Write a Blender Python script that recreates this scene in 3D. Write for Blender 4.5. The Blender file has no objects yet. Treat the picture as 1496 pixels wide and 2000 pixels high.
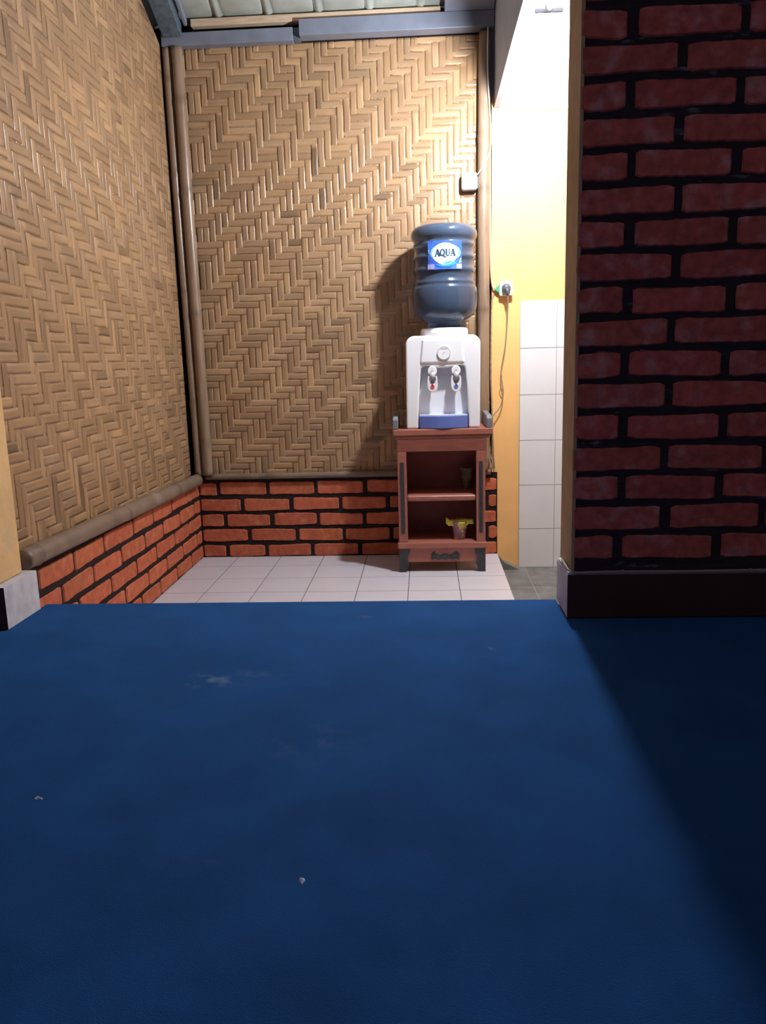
import bpy, bmesh, math, random
from mathutils import Vector, Matrix
random.seed(7)
SC = bpy.context.scene
COL = SC.collection
PI = math.pi
# ------------------------------------------------------------------ camera
cam_d = bpy.data.cameras.new('camera'); cam = bpy.data.objects.new('camera', cam_d); COL.objects.link(cam)
cam_d.sensor_fit = 'HORIZONTAL'; cam_d.sensor_width = 36.0; cam_d.lens = 1533.86 / 1496 * 36.0
cam_d.clip_start = 0.02
rt = Vector((0.99830279, 0.05199251, -0.02623572)); up = Vector((0.01586766, 0.1906156, 0.98153651)); fw = Vector((-0.05603348, 0.98028693, -0.18946708))
M = Matrix((rt, up, -fw)).transposed().to_4x4(); M.translation = Vector((0, -3.50765, 0.87935))
cam.matrix_world = M
SC.camera = cam
# ------------------------------------------------------------------ world, light, exposure
W = bpy.data.worlds.new('world'); SC.world = W; W.use_nodes = True
W.node_tree.nodes['Background'].inputs[0].default_value = (0.66, 0.60, 0.80, 1)
W.node_tree.nodes['Background'].inputs[1].default_value = 0.185
SC.view_settings.view_transform = 'Standard'; SC.view_settings.look = 'None'
SC.view_settings.gamma = 1.0; SC.view_settings.use_curve_mapping = False
SC.view_settings.exposure = 0.0
BULB_STRENGTH = 2400.0
BULB = (0.350, -0.68, 1.800)
# ------------------------------------------------------------------ materials
def mat(name, col, rough=0.6, spec=0.5, metal=0.0, var=0.0, scale=20.0, bump=0.0, stretch=(1, 1, 1), bscale=None,
        emit=None, trans=0.0, attr=False, sheen=0.0, col2=None, thr=None, ior=None, alpha=None, coat=0.0):
    m = bpy.data.materials.new(name); m.use_nodes = True
    N = m.node_tree.nodes; L = m.node_tree.links; b = N['Principled BSDF']
    b.inputs['Base Color'].default_value = (*col, 1); b.inputs['Roughness'].default_value = rough
    b.inputs['Metallic'].default_value = metal; b.inputs['Specular IOR Level'].default_value = spec
    if trans: b.inputs['Transmission Weight'].default_value = trans
    if ior: b.inputs['IOR'].default_value = ior
    if alpha is not None: b.inputs['Alpha'].default_value = alpha
    if coat: b.inputs['Coat Weight'].default_value = coat; b.inputs['Coat Roughness'].default_value = 0.15
    if sheen: b.inputs['Sheen Weight'].default_value = sheen; b.inputs['Sheen Roughness'].default_value = 0.6
    if emit: b.inputs['Emission Color'].default_value = (*emit[0], 1); b.inputs['Emission Strength'].default_value = emit[1]
    tc = N.new('ShaderNodeTexCoord'); mp = N.new('ShaderNodeMapping'); mp.inputs['Scale'].default_value = stretch
    L.new(tc.outputs['Object'], mp.inputs[0])
    src = None
    if attr:
        a = N.new('ShaderNodeVertexColor'); a.layer_name = 'tone'
        mx = N.new('ShaderNodeMix'); mx.data_type = 'RGBA'; mx.blend_type = 'MULTIPLY'; mx.inputs[0].default_value = 1
        mx.inputs[6].default_value = (*col, 1); L.new(a.outputs[0], mx.inputs[7]); src = mx.outputs[2]
    if var or col2:
        n = N.new('ShaderNodeTexNoise'); n.inputs['Scale'].default_value = scale; n.inputs['Detail'].default_value = 5
        L.new(mp.outputs[0], n.inputs['Vector'])
        if col2:
            r = N.new('ShaderNodeValToRGB'); t0, t1 = thr or (0.45, 0.65)
            r.color_ramp.elements[0].position = t0; r.color_ramp.elements[1].position = t1
            r.color_ramp.elements[0].color = (0, 0, 0, 1); r.color_ramp.elements[1].color = (1, 1, 1, 1)
            L.new(n.outputs[0], r.inputs[0])
            mx = N.new('ShaderNodeMix'); mx.data_type = 'RGBA'
            L.new(r.outputs[0], mx.inputs[0]); mx.inputs[7].default_value = (*col2, 1)
            if src: L.new(src, mx.inputs[6])
            else: mx.inputs[6].default_value = (*col, 1)
            src = mx.outputs[2]
        if var:
            n2 = N.new('ShaderNodeTexNoise'); n2.inputs['Scale'].default_value = scale * 1.7; n2.inputs['Detail'].default_value = 6
            L.new(mp.outputs[0], n2.inputs['Vector'])
            mr = N.new('ShaderNodeMapRange'); mr.inputs[1].default_value = 0.3; mr.inputs[2].default_value = 0.7
            mr.inputs[3].default_value = 1 - var; mr.inputs[4].default_value = 1 + var
            L.new(n2.outputs[0], mr.inputs[0])
            mx = N.new('ShaderNodeMix'); mx.data_type = 'RGBA'; mx.blend_type = 'MULTIPLY'; mx.inputs[0].default_value = 1
            if src: L.new(src, mx.inputs[6])
            else: mx.inputs[6].default_value = (*col, 1)
            L.new(mr.outputs[0], mx.inputs[7]); src = mx.outputs[2]
    if src: L.new(src, b.inputs['Base Color'])
    if bump:
        n = N.new('ShaderNodeTexNoise'); n.inputs['Scale'].default_value = bscale or scale * 3; n.inputs['Detail'].default_value = 6
        L.new(mp.outputs[0], n.inputs['Vector'])
        bp = N.new('ShaderNodeBump'); bp.inputs['Strength'].default_value = 1; bp.inputs['Distance'].default_value = bump
        L.new(n.outputs[0], bp.inputs['Height']); L.new(bp.outputs[0], b.inputs['Normal'])
    return m
m_brick = mat('painted_brick', (0.44, 0.108, 0.048), 0.75, 0.3, var=0.20, scale=22, bump=0.002, attr=True, col2=(0.50, 0.17, 0.10), thr=(0.5, 0.8))
m_brick_d = mat('painted_brick_red', (0.46, 0.095, 0.075), 0.7, 0.3, var=0.28, scale=24, bump=0.002, attr=True, col2=(0.55, 0.28, 0.27), thr=(0.52, 0.80))
m_mortar_gap = mat('black_mortar_gap_shade', (0.018, 0.010, 0.010), 0.8, 0.2, var=0.3, scale=30, bump=0.003)  # brick mortar; also blackens the sheets that shade the weave gaps
m_mortar_w = mat('black_mortar_smeared', (0.030, 0.022, 0.026), 0.8, 0.2, var=0.3, scale=14, bump=0.003, col2=(0.22, 0.22, 0.23), thr=(0.64, 0.78), stretch=(1, 1, 3.5))  # base lifted a little for purple lamp flare; grey smears on top
m_tile = mat('white_tile', (0.62, 0.605, 0.66), 0.28, 0.5, var=0.03, scale=6)
m_wtile = mat('white_wall_tile', (0.74, 0.73, 0.74), 0.25, 0.5, var=0.02, scale=6)
m_grout = mat('grout', (0.10, 0.095, 0.09), 0.9, 0.2, var=0.2, scale=30)
m_wgrout = mat('wall_grout', (0.34, 0.33, 0.32), 0.9, 0.2)
m_conc = mat('grey_concrete', (0.17, 0.165, 0.155), 0.8, 0.2, var=0.25, scale=9, bump=0.001)
m_yel = mat('yellow_plaster', (0.85, 0.49, 0.185), 0.8, 0.2, var=0.05, scale=5, bump=0.0006, bscale=60)
m_yel2 = mat('ochre_plaster', (0.72, 0.47, 0.22), 0.85, 0.2, var=0.08, scale=8, bump=0.002, bscale=40, col2=(0.42, 0.36, 0.27), thr=(0.6, 0.85))
m_plas = mat('tan_plaster', (0.44, 0.30, 0.17), 0.85, 0.2, var=0.1, scale=12, bump=0.002)
m_blue_flare = mat('bluegrey_board_flare', (0.34, 0.38, 0.48), 0.6, 0.4, var=0.08, scale=5)  # blue-grey lightened so the colour carries the bluish lamp flare
m_white = mat('white_ceiling', (0.80, 0.80, 0.83), 0.6, 0.3, var=0.03, scale=5)
m_base_w = mat('white_base_paint', (0.56, 0.56, 0.60), 0.7, 0.3, var=0.15, scale=18, col2=(0.12, 0.10, 0.09), thr=(0.68, 0.74))
m_base_d = mat('dark_base_paint', (0.045, 0.014, 0.012), 0.55, 0.4, var=0.2, scale=10)
m_roof = mat('roof_liner', (0.36, 0.38, 0.34), 0.45, 0.4, metal=0.15, var=0.12, scale=10)
m_steel = mat('steel', (0.20, 0.22, 0.28), 0.45, 0.5, metal=0.25, var=0.12, scale=9)
m_steel_d = mat('dark_steel', (0.10, 0.14, 0.17), 0.5, 0.5, metal=0.3, var=0.3, scale=30)
m_wood = mat('pale_wood', (0.50, 0.37, 0.26), 0.7, 0.3, var=0.15, scale=8, stretch=(1, 8, 8))
m_cab = mat('red_brown_wood', (0.215, 0.066, 0.046), 0.4, 0.5, var=0.16, scale=10, stretch=(1, 6, 6))
m_cab_l = mat('edge_wood', (0.33, 0.115, 0.078), 0.4, 0.5, var=0.12, scale=10, stretch=(1, 6, 6))
m_cab_dk = mat('dark_backing', (0.26, 0.085, 0.078), 0.6, 0.3, var=0.15, scale=10)
m_blk = mat('black_inlay', (0.03, 0.03, 0.036), 0.5, 0.5, var=0.35, scale=40, bump=0.001)
m_grey_rail = mat('grey_rail', (0.16, 0.17, 0.20), 0.45, 0.5, var=0.2, scale=30)
m_disp = mat('white_plastic', (0.82, 0.82, 0.84), 0.3, 0.5)
m_disp_g = mat('grey_plastic', (0.42, 0.42, 0.45), 0.35, 0.5)
m_tray = mat('blue_plastic', (0.115, 0.165, 0.45), 0.35, 0.5)
m_trayt = mat('pale_blue_plastic', (0.62, 0.68, 0.90), 0.35, 0.5)
m_red = mat('red_dot', (0.62, 0.06, 0.06), 0.4); m_bdot = mat('blue_dot', (0.10, 0.16, 0.40), 0.4)
m_bottle = mat('blue_bottle', (0.085, 0.125, 0.20), 0.14, 0.5, trans=0.55, ior=1.18, coat=0.5)
m_lab = mat('label_blue', (0.025, 0.08, 0.42), 0.5, var=0.25, scale=14, col2=(0.06, 0.26, 0.60), thr=(0.5, 0.75))
m_lab2 = mat('label_pale', (0.55, 0.72, 0.72), 0.5); m_lab3 = mat('label_sky', (0.03, 0.30, 0.85), 0.35); m_lab4 = mat('label_cyan', (0.16, 0.50, 0.62), 0.5)
m_ink = mat('label_ink', (0.015, 0.045, 0.09), 0.4); m_lav = mat('label_lavender', (0.30, 0.30, 0.58), 0.4)
m_sock = mat('cream_plastic', (0.80, 0.76, 0.66), 0.35, 0.5); m_plug = mat('grey_plug', (0.10, 0.10, 0.12), 0.4, 0.5)
m_cord = mat('grey_cord', (0.22, 0.19, 0.17), 0.5, 0.5); m_peach = mat('peach_cable', (0.80, 0.45, 0.26), 0.5, 0.4)
m_wcord = mat('white_cable', (0.62, 0.62, 0.66), 0.5, 0.4); m_grcord = mat('grey_wall_cable', (0.30, 0.27, 0.25), 0.5, 0.4)
m_green = mat('green_tape', (0.05, 0.30, 0.14), 0.5); m_fray = mat('frayed_fibre', (0.34, 0.24, 0.16), 0.8, 0.2, var=0.3, scale=60)
m_yellow = mat('yellow_foil', (0.66, 0.58, 0.08), 0.4, 0.5, var=0.15, scale=30)
m_cup = mat('cup_print', (0.30, 0.17, 0.24), 0.45, 0.4, col2=(0.62, 0.50, 0.12), thr=(0.52, 0.56), scale=28, var=0.15)
m_cup2 = mat('faded_cup', (0.16, 0.13, 0.12), 0.5, 0.4, col2=(0.28, 0.24, 0.14), thr=(0.5, 0.6), scale=25)
m_cup2l = mat('faded_lid', (0.24, 0.20, 0.19), 0.4, 0.4)
m_lint = mat('lint', (0.45, 0.50, 0.58), 0.9, 0.1)
m_bulb = mat('bulb_glow', (1, 1, 1), 0.3, emit=((0.90, 0.94, 1.0), BULB_STRENGTH))
m_lamp = mat('lamp_white', (0.82, 0.83, 0.86), 0.35, 0.5); m_dkgap = mat('lamp_end', (0.10, 0.11, 0.13), 0.5)
BAM = (0.345, 0.214, 0.114)
m_bv = mat('bamboo_upright_strips', BAM, 0.33, 0.42, var=0.10, scale=5, stretch=(14, 14, 1), bump=0.0016, bscale=6, attr=True, col2=(0.28, 0.160, 0.095), thr=(0.45, 0.80))
m_bh = mat('bamboo_level_strips', BAM, 0.34, 0.5, var=0.10, scale=5, stretch=(1, 1, 14), bump=0.0010, bscale=6, attr=True, col2=(0.28, 0.160, 0.095), thr=(0.45, 0.80))
m_pole = mat('bamboo_pole', (0.24, 0.16, 0.105), 0.32, 0.5, var=0.22, scale=4, stretch=(9, 9, 1), attr=True)
m_rail = mat('bamboo_rail', (0.19, 0.132, 0.092), 0.5, 0.4, var=0.25, scale=7, attr=True, col2=(0.30, 0.25, 0.21), thr=(0.6, 0.8))
# carpet: short blue pile with a few dusty scuffs
m_carpet = mat('blue_carpet', (0.0105, 0.062, 0.200), 0.95, 0.08, var=0.16, scale=4, bump=0.0012, bscale=700)
def scuff(m, spots):
    N = m.node_tree.nodes; L = m.node_tree.links; b = N['Principled BSDF']
    src = b.inputs['Base Color'].links[0].from_socket
    tc = N.new('ShaderNodeTexCoord')
    nz = N.new('ShaderNodeTexNoise'); nz.inputs['Scale'].default_value = 30; nz.inputs['Detail'].default_value = 6
    L.new(tc.outputs['Object'], nz.inputs['Vector'])
    for (x, y, rx, ry, k) in spots:
        mp = N.new('ShaderNodeMapping'); mp.vector_type = 'POINT'
        mp.inputs['Scale'].default_value = (1 / rx, 1 / ry, 0); mp.inputs['Location'].default_value = (-x / rx, -y / ry, 0)
        L.new(tc.outputs['Object'], mp.inputs[0])
        ln = N.new('ShaderNodeVectorMath'); ln.operation = 'LENGTH'; L.new(mp.outputs[0], ln.inputs[0])
        mr = N.new('ShaderNodeMapRange'); mr.inputs[1].default_value = 1; mr.inputs[2].default_value = 0.2; mr.inputs[3].default_value = 0; mr.inputs[4].default_value = k
        L.new(ln.outputs['Value'], mr.inputs[0])
        th = N.new('ShaderNodeMapRange'); th.inputs[1].default_value = 0.48; th.inputs[2].default_value = 0.72; L.new(nz.outputs[0], th.inputs[0])
        mu = N.new('ShaderNodeMath'); mu.operation = 'MULTIPLY'; L.new(mr.outputs[0], mu.inputs[0]); L.new(th.outputs[0], mu.inputs[1])
        mx = N.new('ShaderNodeMix'); mx.data_type = 'RGBA'; L.new(mu.outputs[0], mx.inputs[0]); L.new(src, mx.inputs[6])
        mx.inputs[7].default_value = (0.20, 0.27, 0.36, 1); src = mx.outputs[2]
    L.new(src, b.inputs['Base Color'])
m_carpet.node_tree.nodes['Principled BSDF'].inputs['Sheen Weight'].default_value = 0.16
m_carpet.node_tree.nodes['Principled BSDF'].inputs['Sheen Roughness'].default_value = 0.45
m_carpet.node_tree.nodes['Principled BSDF'].inputs['Sheen Tint'].default_value = (0.12, 0.45, 1.0, 1)
scuff(m_carpet, [(-0.424, -2.10, 0.05, 0.05, 0.9), (-0.36, -2.08, 0.12, 0.05, 0.2), (-0.20, -2.35, 0.12, 0.10, 0.1), (-0.15, -1.72, 0.03, 0.015, 0.3), (0.13, -1.93, 0.02, 0.02, 0.8), (-0.28, -2.66, 0.1, 0.03, 0.08)])
# ------------------------------------------------------------------ mesh helpers
class MB:
    def __init__(s): s.v = []; s.f = []; s.m = []; s.c = []; s.tone = (1, 1, 1)
    def add(s, vs, fs, mi=0):
        o = len(s.v); s.v += [tuple(v) for v in vs]; s.f += [tuple(i + o for i in f) for f in fs]; s.m += [mi] * len(fs)
        s.c += [s.tone] * len(vs); return s
    def box(s, x0, x1, y0, y1, z0, z1, mi=0):
        vs = [(x, y, z) for x in (x0, x1) for y in (y0, y1) for z in (z0, z1)]
        return s.add(vs, [(0, 1, 3, 2), (4, 6, 7, 5), (0, 4, 5, 1), (2, 3, 7, 6), (0, 2, 6, 4), (1, 5, 7, 3)], mi)
    def prism(s, pts, axis, a, b, mi=0):
        # pts: 2D outline in the plane perpendicular to axis (remaining axes in xyz order)
        def P(p, t):
            q = list(p); q.insert(axis, t); return q
        n = len(pts); vs = [P(p, a) for p in pts] + [P(p, b) for p in pts]
        fs = [tuple(range(n))[::-1], tuple(range(n, 2 * n))] + [(i, (i + 1) % n, n + (i + 1) % n, n + i) for i in range(n)]
        return s.add(vs, fs, mi)
    def lathe(s, prof, cx, cy, n=48, mi=0, caps=True):
        vs = [(cx + r * math.cos(2 * PI * k / n), cy + r * math.sin(2 * PI * k / n), z) for z, r in prof for k in range(n)]
        fs = [(i * n + k, i * n + (k + 1) % n, (i + 1) * n + (k + 1) % n, (i + 1) * n + k) for i in range(len(prof) - 1) for k in range(n)]
        if caps: fs += [tuple(range(n))[::-1], tuple(range((len(prof) - 1) * n, len(prof) * n))]
        return s.add(vs, fs, mi)
    def tube(s, pts, rad, n=12, mi=0, flat=1.0):
        pts = [Vector(p) for p in pts]; rs = rad if isinstance(rad, list) else [rad] * len(pts)
        vs = []; pu = None
        for i, p in enumerate(pts):
            t = (pts[min(i + 1, len(pts) - 1)] - pts[max(i - 1, 0)]).normalized()
            if pu is None: pu = t.orthogonal().normalized()
            u = (pu - t * pu.dot(t)).normalized(); w = t.cross(u); pu = u
            vs += [p + (u * math.cos(2 * PI * k / n) + w * math.sin(2 * PI * k / n) * flat) * rs[i] for k in range(n)]
        m_ = len(pts)
        fs = [(i * n + k, i * n + (k + 1) % n, (i + 1) * n + (k + 1) % n, (i + 1) * n + k) for i in range(m_ - 1) for k in range(n)]
        fs += [tuple(range(n))[::-1], tuple(range((m_ - 1) * n, m_ * n))]
        return s.add(vs, fs, mi)
    def build(s, name, mats, parent=None, smooth=False, bevel=0.0, seg=2, loc=None):
        me = bpy.data.meshes.new(name); me.from_pydata(s.v, [], s.f)
        ms = mats if isinstance(mats, (list, tuple)) else [mats]
        for m in ms: me.materials.append(m)
        me.polygons.foreach_set('material_index', s.m)
        a = me.color_attributes.new('tone', 'FLOAT_COLOR', 'POINT')
        a.data.foreach_set('color', [q for c in s.c for q in (*c, 1)])
        b = bmesh.new(); b.from_mesh(me); bmesh.ops.recalc_face_normals(b, faces=b.faces); b.to_mesh(me); b.free()
        if smooth: me.polygons.foreach_set('use_smooth', [True] * len(me.polygons))
        me.update()
        o = bpy.data.objects.new(name, me); COL.objects.link(o)
        if smooth == 'auto' or bevel:
            pass
        if bevel:
            md = o.modifiers.new('bevel', 'BEVEL'); md.width = bevel; md.segments = seg; md.limit_method = 'ANGLE'; md.angle_limit = math.radians(40)
            md.harden_normals = False
        if parent:
            o.parent = parent; o.matrix_parent_inverse = Matrix.Translation(parent.location).inverted()
        return o
def smooth_path(pts, n=8):
    P = [Vector(p) for p in pts]; P = [P[0]] + P + [P[-1]]; out = []
    for i in range(1, len(P) - 2):
        for k in range(n):
            t = k / n; a, b, c, d = P[i - 1:i + 3]
            out.append(0.5 * ((2 * b) + (c - a) * t + (2 * a - 5 * b + 4 * c - d) * t * t + (-a + 3 * b - 3 * c + d) * t ** 3))
    out.append(P[-2]); return out
def rrect(x0, x1, z0, z1, r, n=6, corners=(1, 1, 1, 1)):
    pts = []
    for (cx, cz, a0, on) in ((x1 - r, z0 + r, -90, corners[1]), (x1 - r, z1 - r, 0, corners[2]), (x0 + r, z1 - r, 90, corners[3]), (x0 + r, z0 + r, 180, corners[0])):
        if on:
            for k in range(n + 1):
                a = math.radians(a0 + 90 * k / n); pts.append((cx + r * math.cos(a), cz + r * math.sin(a)))
        else:
            sx = 1 if a0 in (-90, 0) else -1; sz = 1 if a0 in (0, 90) else -1
            pts.append((cx + r * sx, cz + r * sz))
    return pts
def struct(o): o['kind'] = 'structure'; return o
def tag(o, label, cat, group=None, kind=None):
    o['label'] = label; o['category'] = cat
    if group: o['group'] = group
    if kind: o['kind'] = kind
    return o
def thing(name, label, cat, loc, group=None):
    o = bpy.data.objects.new(name, None); COL.objects.link(o); o.location = loc; o.empty_display_size = 0.05
    bpy.context.view_layer.update()
    return tag(o, label, cat, group)
# ------------------------------------------------------------------ structure: floors
def tiles(name, xs, ys, x0, x1, y0, y1, ztop, m1, m2, th=0.05, g=0.0016):
    b = MB(); b.box(x0, x1, y0, y1, ztop - th, ztop - 0.0012, 1)
    X = [x0] + [x for x in xs if x0 + 0.005 < x < x1 - 0.005] + [x1]; Y = [y0] + [y for y in ys if y0 + 0.005 < y < y1 - 0.005] + [y1]
    for i in range(len(X) - 1):
        for j in range(len(Y) - 1):
            b.box(X[i] + (g if i else 0), X[i + 1] - (g if i < len(X) - 2 else 0), Y[j] + (g if j else 0), Y[j + 1] - (g if j < len(Y) - 2 else 0), ztop - 0.0025, ztop, 0)
    return struct(b.build(name, [m1, m2]))
tiles('floor', [-0.8774 + 0.2 * k for k in range(9)], sorted([-0.1746 - 0.2 * k for k in range(9)]), -1.045, 0.317, -1.60, 0.0, 0.0, m_tile, m_grout, th=0.30)
tiles('floor', [0.44 + 0.3 * k for k in range(5)], [-1.3, -0.9, -0.62, -0.3], 0.317, 1.60, -1.60, 0.0, -0.065, m_conc, m_wgrout, th=0.235)
struct(MB().box(-2.6, 2.6, -5.2, -1.60, -0.30, 0.270).build('floor', m_conc))          # raised platform
c = MB()
c.prism([(-2.6, -5.2), (2.6, -5.2), (2.6, -1.746), (0.319, -1.746), (0.319, -1.597), (-0.992, -1.597), (-0.992, -1.80), (-2.6, -1.80)], 2, 0.2701, 0.281)
tag(c.build('carpet', m_carpet, bevel=0.003), 'large deep blue short pile carpet covering the raised floor in the foreground', 'carpet')
# concrete fillet at the foot of the yellow wall
b = MB(); b.prism([(0.3175, -0.0655), (0.3175, -0.0015), (0.345, -0.030), (0.415, -0.0655)], 1, -0.05, -0.0005)
struct(b.build('trim_1', m_conc))
# ------------------------------------------------------------------ structure: walls
def tone(k=0.12): 
    t = 1 + random.uniform(-k, k); return (t, t * (1 + random.uniform(-0.06, 0.06)), t)
def brick_face(b, place, joints_rows, zs, u0, u1, gu, proud, mi=0, jit=0.0028, tk=0.12):
    """place(u,z,d)->xyz ; joints_rows: joint positions per row ; zs: row boundaries (bottom..top)"""
    for r, js in enumerate(joints_rows):
        zb, zt = zs[r]
        js = sorted(j for j in js if u0 < j < u1); E = [u0 - gu] + js + [u1 + gu]
        for i in range(len(E) - 1):
            a, c_ = E[i] + gu * random.uniform(0.75, 1.3), E[i + 1] - gu * random.uniform(0.75, 1.3)
            if c_ - a < 0.012: continue
            n = max(2, int((c_ - a) / 0.012)); low = []; hi = []
            ph = random.uniform(0, 6); tl = random.uniform(-0.003, 0.003); tz = random.uniform(-0.002, 0.002)
            for k in range(n + 1):
                t = k / n; e = 1 - max(0, 1 - min(t, 1 - t) * n / 1.0) * 0.0
                wb = math.sin(ph + t * 5) * 0.0016 + random.uniform(-1, 1) * 0.0009
                wt = math.sin(ph * 2 + t * 4) * 0.0016 + random.uniform(-1, 1) * 0.0009
                ce = 0.004 if k in (0, n) else 0
                low.append((a + (c_ - a) * t, zb + tz + tl * (t - .5) + wb + ce)); hi.append((a + (c_ - a) * t, zt + tz + tl * (t - .5) + wt - ce))
            out = low + [(c_ + random.uniform(-1, 1) * jit * .5, (zb + zt) / 2)] + hi[::-1] + [(a + random.uniform(-1, 1) * jit * .5, (zb + zt) / 2)]
            m_ = len(out); b.tone = tone(tk)
            cx = (a + c_) / 2; cz = (zb + zt) / 2
            ins = [(cx + (p[0] - cx) * (1 - 0.004 / max(.02, (c_ - a) / 2)), cz + (p[1] - cz) * 0.90) for p in out]
            vs = [place(p[0], p[1], 0.0) for p in out] + [place(p[0], p[1], proud) for p in ins]
            fs = [(i_, (i_ + 1) % m_, m_ + (i_ + 1) % m_, m_ + i_) for i_ in range(m_)] + [tuple(range(m_, 2 * m_))]
            b.add(vs, fs, mi); b.tone = (1, 1, 1)
# back brick plinth
rows_b = [[-0.928, -0.745, -0.53, -0.31, -0.09, 0.13], [-0.82, -0.597, -0.381, -0.165, 0.06, 0.27], [-0.929, -0.712, -0.499, -0.284, -0.07, 0.15],
          [-0.844, -0.62, -0.394, -0.177, 0.05, 0.268], [-0.952, -0.724, -0.505, -0.278, -0.05, 0.17]]
z_b = [(0.003, 0.057), (0.075, 0.130), (0.147, 0.202), (0.219, 0.274), (0.292, 0.350)]
b = MB(); b.box(-1.30, 0.3165, 0.0, 0.12, -0.30, 0.375, 1)
brick_face(b, lambda u, z, d: (u, -d - 0.0002, z), rows_b, z_b, -1.038, 0.312, 0.0085, 0.004)
struct(b.build('wall_back', [m_brick, m_mortar_gap]))
struct(MB().box(-1.30, 0.290, 0.022, 0.12, 0.376, 2.75).build('wall_back', m_mortar_gap))  # added black backing, paints the shade seen through the rear weave gaps
# yellow rear wall with tiled lower right part
b = MB(); b.box(0.3168, 1.70, 0.0, 0.12, -0.30, 1.94, 0); b.box(0.292, 0.3168, 0.0, 0.12, 0.376, 1.94, 0)
X = [0.413, 0.57] + [0.77 + 0.2 * k for k in range(5)]
Z = [-0.0648] + [-0.0648 + 0.18 - 0.0002] ; Z = [-0.0648] + [0.115 + 0.2 * k for k in range(6)]
X = [min(x, 1.6) for x in X]
b.box(X[0], 1.6, -0.004, 0.0, Z[0], Z[-1], 2)
for i in range(len(X) - 1):
    if X[i + 1] - X[i] < 0.01: continue
    for j in range(len(Z) - 1):
        b.box(X[i] + 0.0012, X[i + 1] - 0.0012, -0.0065, -0.004, Z[j] + 0.0012, Z[j + 1] - 0.0012, 1)
struct(b.build('wall_back', [m_yel, m_wtile, m_wgrout]))
struct(MB().box(0.2705, 1.70, 0.002, 0.12, 1.941, 2.75).build('wall_back', m_blue_flare))
# left wall
rows_l = [[-0.804, -0.6, -0.391, -0.184, -1.02, -1.24, -1.46], [-0.948, -0.72, -0.505, -0.291, -0.073, -1.17, -1.39], [-1.303, -1.058, -0.826, -0.613, -0.391, -0.186, -1.52],
          [-1.402, -1.185, -0.954, -0.723, -0.519, -0.3, -0.089], [-1.31, -1.087, -0.829, -0.622, -0.395, -0.178, -1.53]]
b = MB(); b.box(-1.16, -1.045, -1.66, 0.0, -0.30, 0.372, 1)
brick_face(b, lambda u, z, d: (-1.045 + d + 0.0002, u, z), rows_l, z_b, -1.655, -0.003, 0.0065, 0.004)
struct(b.build('wall_left', [m_brick, m_mortar_gap]))
b = MB(); b.prism([(-1.66, 0.373), (0.021, 0.373), (0.021, 2.15), (-1.66, 2.90)], 0, -1.16, -1.072); struct(b.build('wall_left', m_mortar_gap))  # added black backing, paints the shade in the left weave gaps
b = MB(); b.box(-2.6, -1.010, -1.795, -1.662, 0.384, 3.0); struct(b.build('wall_left', m_yel2, bevel=0.004))
b = MB(); b.box(-2.6, -0.986, -1.797, -1.640, 0.2815, 0.383)
o = b.build('baseboard_left', [m_base_w, m_base_d]); struct(o)
for p in o.data.polygons:
    if p.normal.y < -0.5: p.material_index = 1
# right brick partition
YW = -1.736
b = MB(); b.box(0.331, 2.6, YW + 0.001, -1.595, 0.386, 3.0, 1)
b.box(0.3285, 0.336, YW - 0.002, -1.594, 0.386, 3.0, 2)
rows_r = []; z_r = []
zt0 = 0.412
for r in range(36):
    z0 = zt0 + 0.0682 * r
    if z0 > 2.9: break
    off = 0.435 if r % 2 == 0 else 0.535
    rows_r.append([off + 0.2175 * k + random.uniform(-0.004, 0.004) for k in range(11)]); z_r.append((z0 + 0.0075, z0 + 0.0610))
brick_face(b, lambda u, z, d: (u, YW + 0.0008 - d, z), rows_r, z_r, 0.330, 2.59, 0.0095, 0.004)
struct(b.build('wall_right', [m_brick_d, m_mortar_w, m_plas]))
b = MB(); b.box(0.3195, 2.6, -1.745, -1.598, 0.2815, 0.3855)
o = b.build('baseboard_right', [m_base_w, m_base_d], bevel=0.002); struct(o)
for p in o.data.polygons:
    if p.normal.y < -0.5: p.material_index = 1
struct(MB().box(1.6, 1.7, -1.594, -0.001, -0.30, 1.94).build('wall_right', m_yel))
# ------------------------------------------------------------------ low white ceiling and its fascia, sloped roof
struct(MB().box(0.322, 1.70, -1.594, -0.001, 1.885, 1.94).build('ceiling', m_white))
struct(MB().box(0.300, 0.3215, -1.594, -0.001, 1.885, 2.95).build('trim_3', m_blue_flare))
struct(MB().box(0.3225, 1.59, -0.022, -0.0015, 1.868, 1.8848).build('trim_4', m_white))
ROOF_S = 0.46
def roof_z(y): return 2.285 - ROOF_S * y
b = MB(); nx, ny = 150, 60; x0, x1, y0, y1 = -1.10, 0.299, 0.02, -1.70; vs = []
for j in range(ny + 1):
    y = y0 + (y1 - y0) * (j / ny)
    for i in range(nx + 1):
        x = x0 + (x1 - x0) * i / nx
        u = ((x + 0.817) / 0.205) % 1.0; d = min(u, 1 - u) * 0.205
        e = min(1.0, max(0.0, (-y - 0.005) / 0.10)) ; v = ((-y) % 0.55) / 0.55
        arch = math.sqrt(max(0, 1 - (2 * u - 1) ** 4))
        end = min(1.0, math.sqrt(max(0.0, v / 0.16))) * min(1.0, math.sqrt(max(0.0, (1 - v) / 0.16)))
        z = roof_z(y) - 0.028 * arch * end
        if d < 0.009: z -= 0.018
        vs.append((x, y, z))
fs = [(j * (nx + 1) + i, j * (nx + 1) + i + 1, (j + 1) * (nx + 1) + i + 1, (j + 1) * (nx + 1) + i) for j in range(ny) for i in range(nx)]
b.add(vs, fs); o = b.build('ceiling', m_roof, smooth=True); struct(o)
md = o.modifiers.new('thick', 'SOLIDIFY'); md.thickness = 0.01; md.offset = -1
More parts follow.
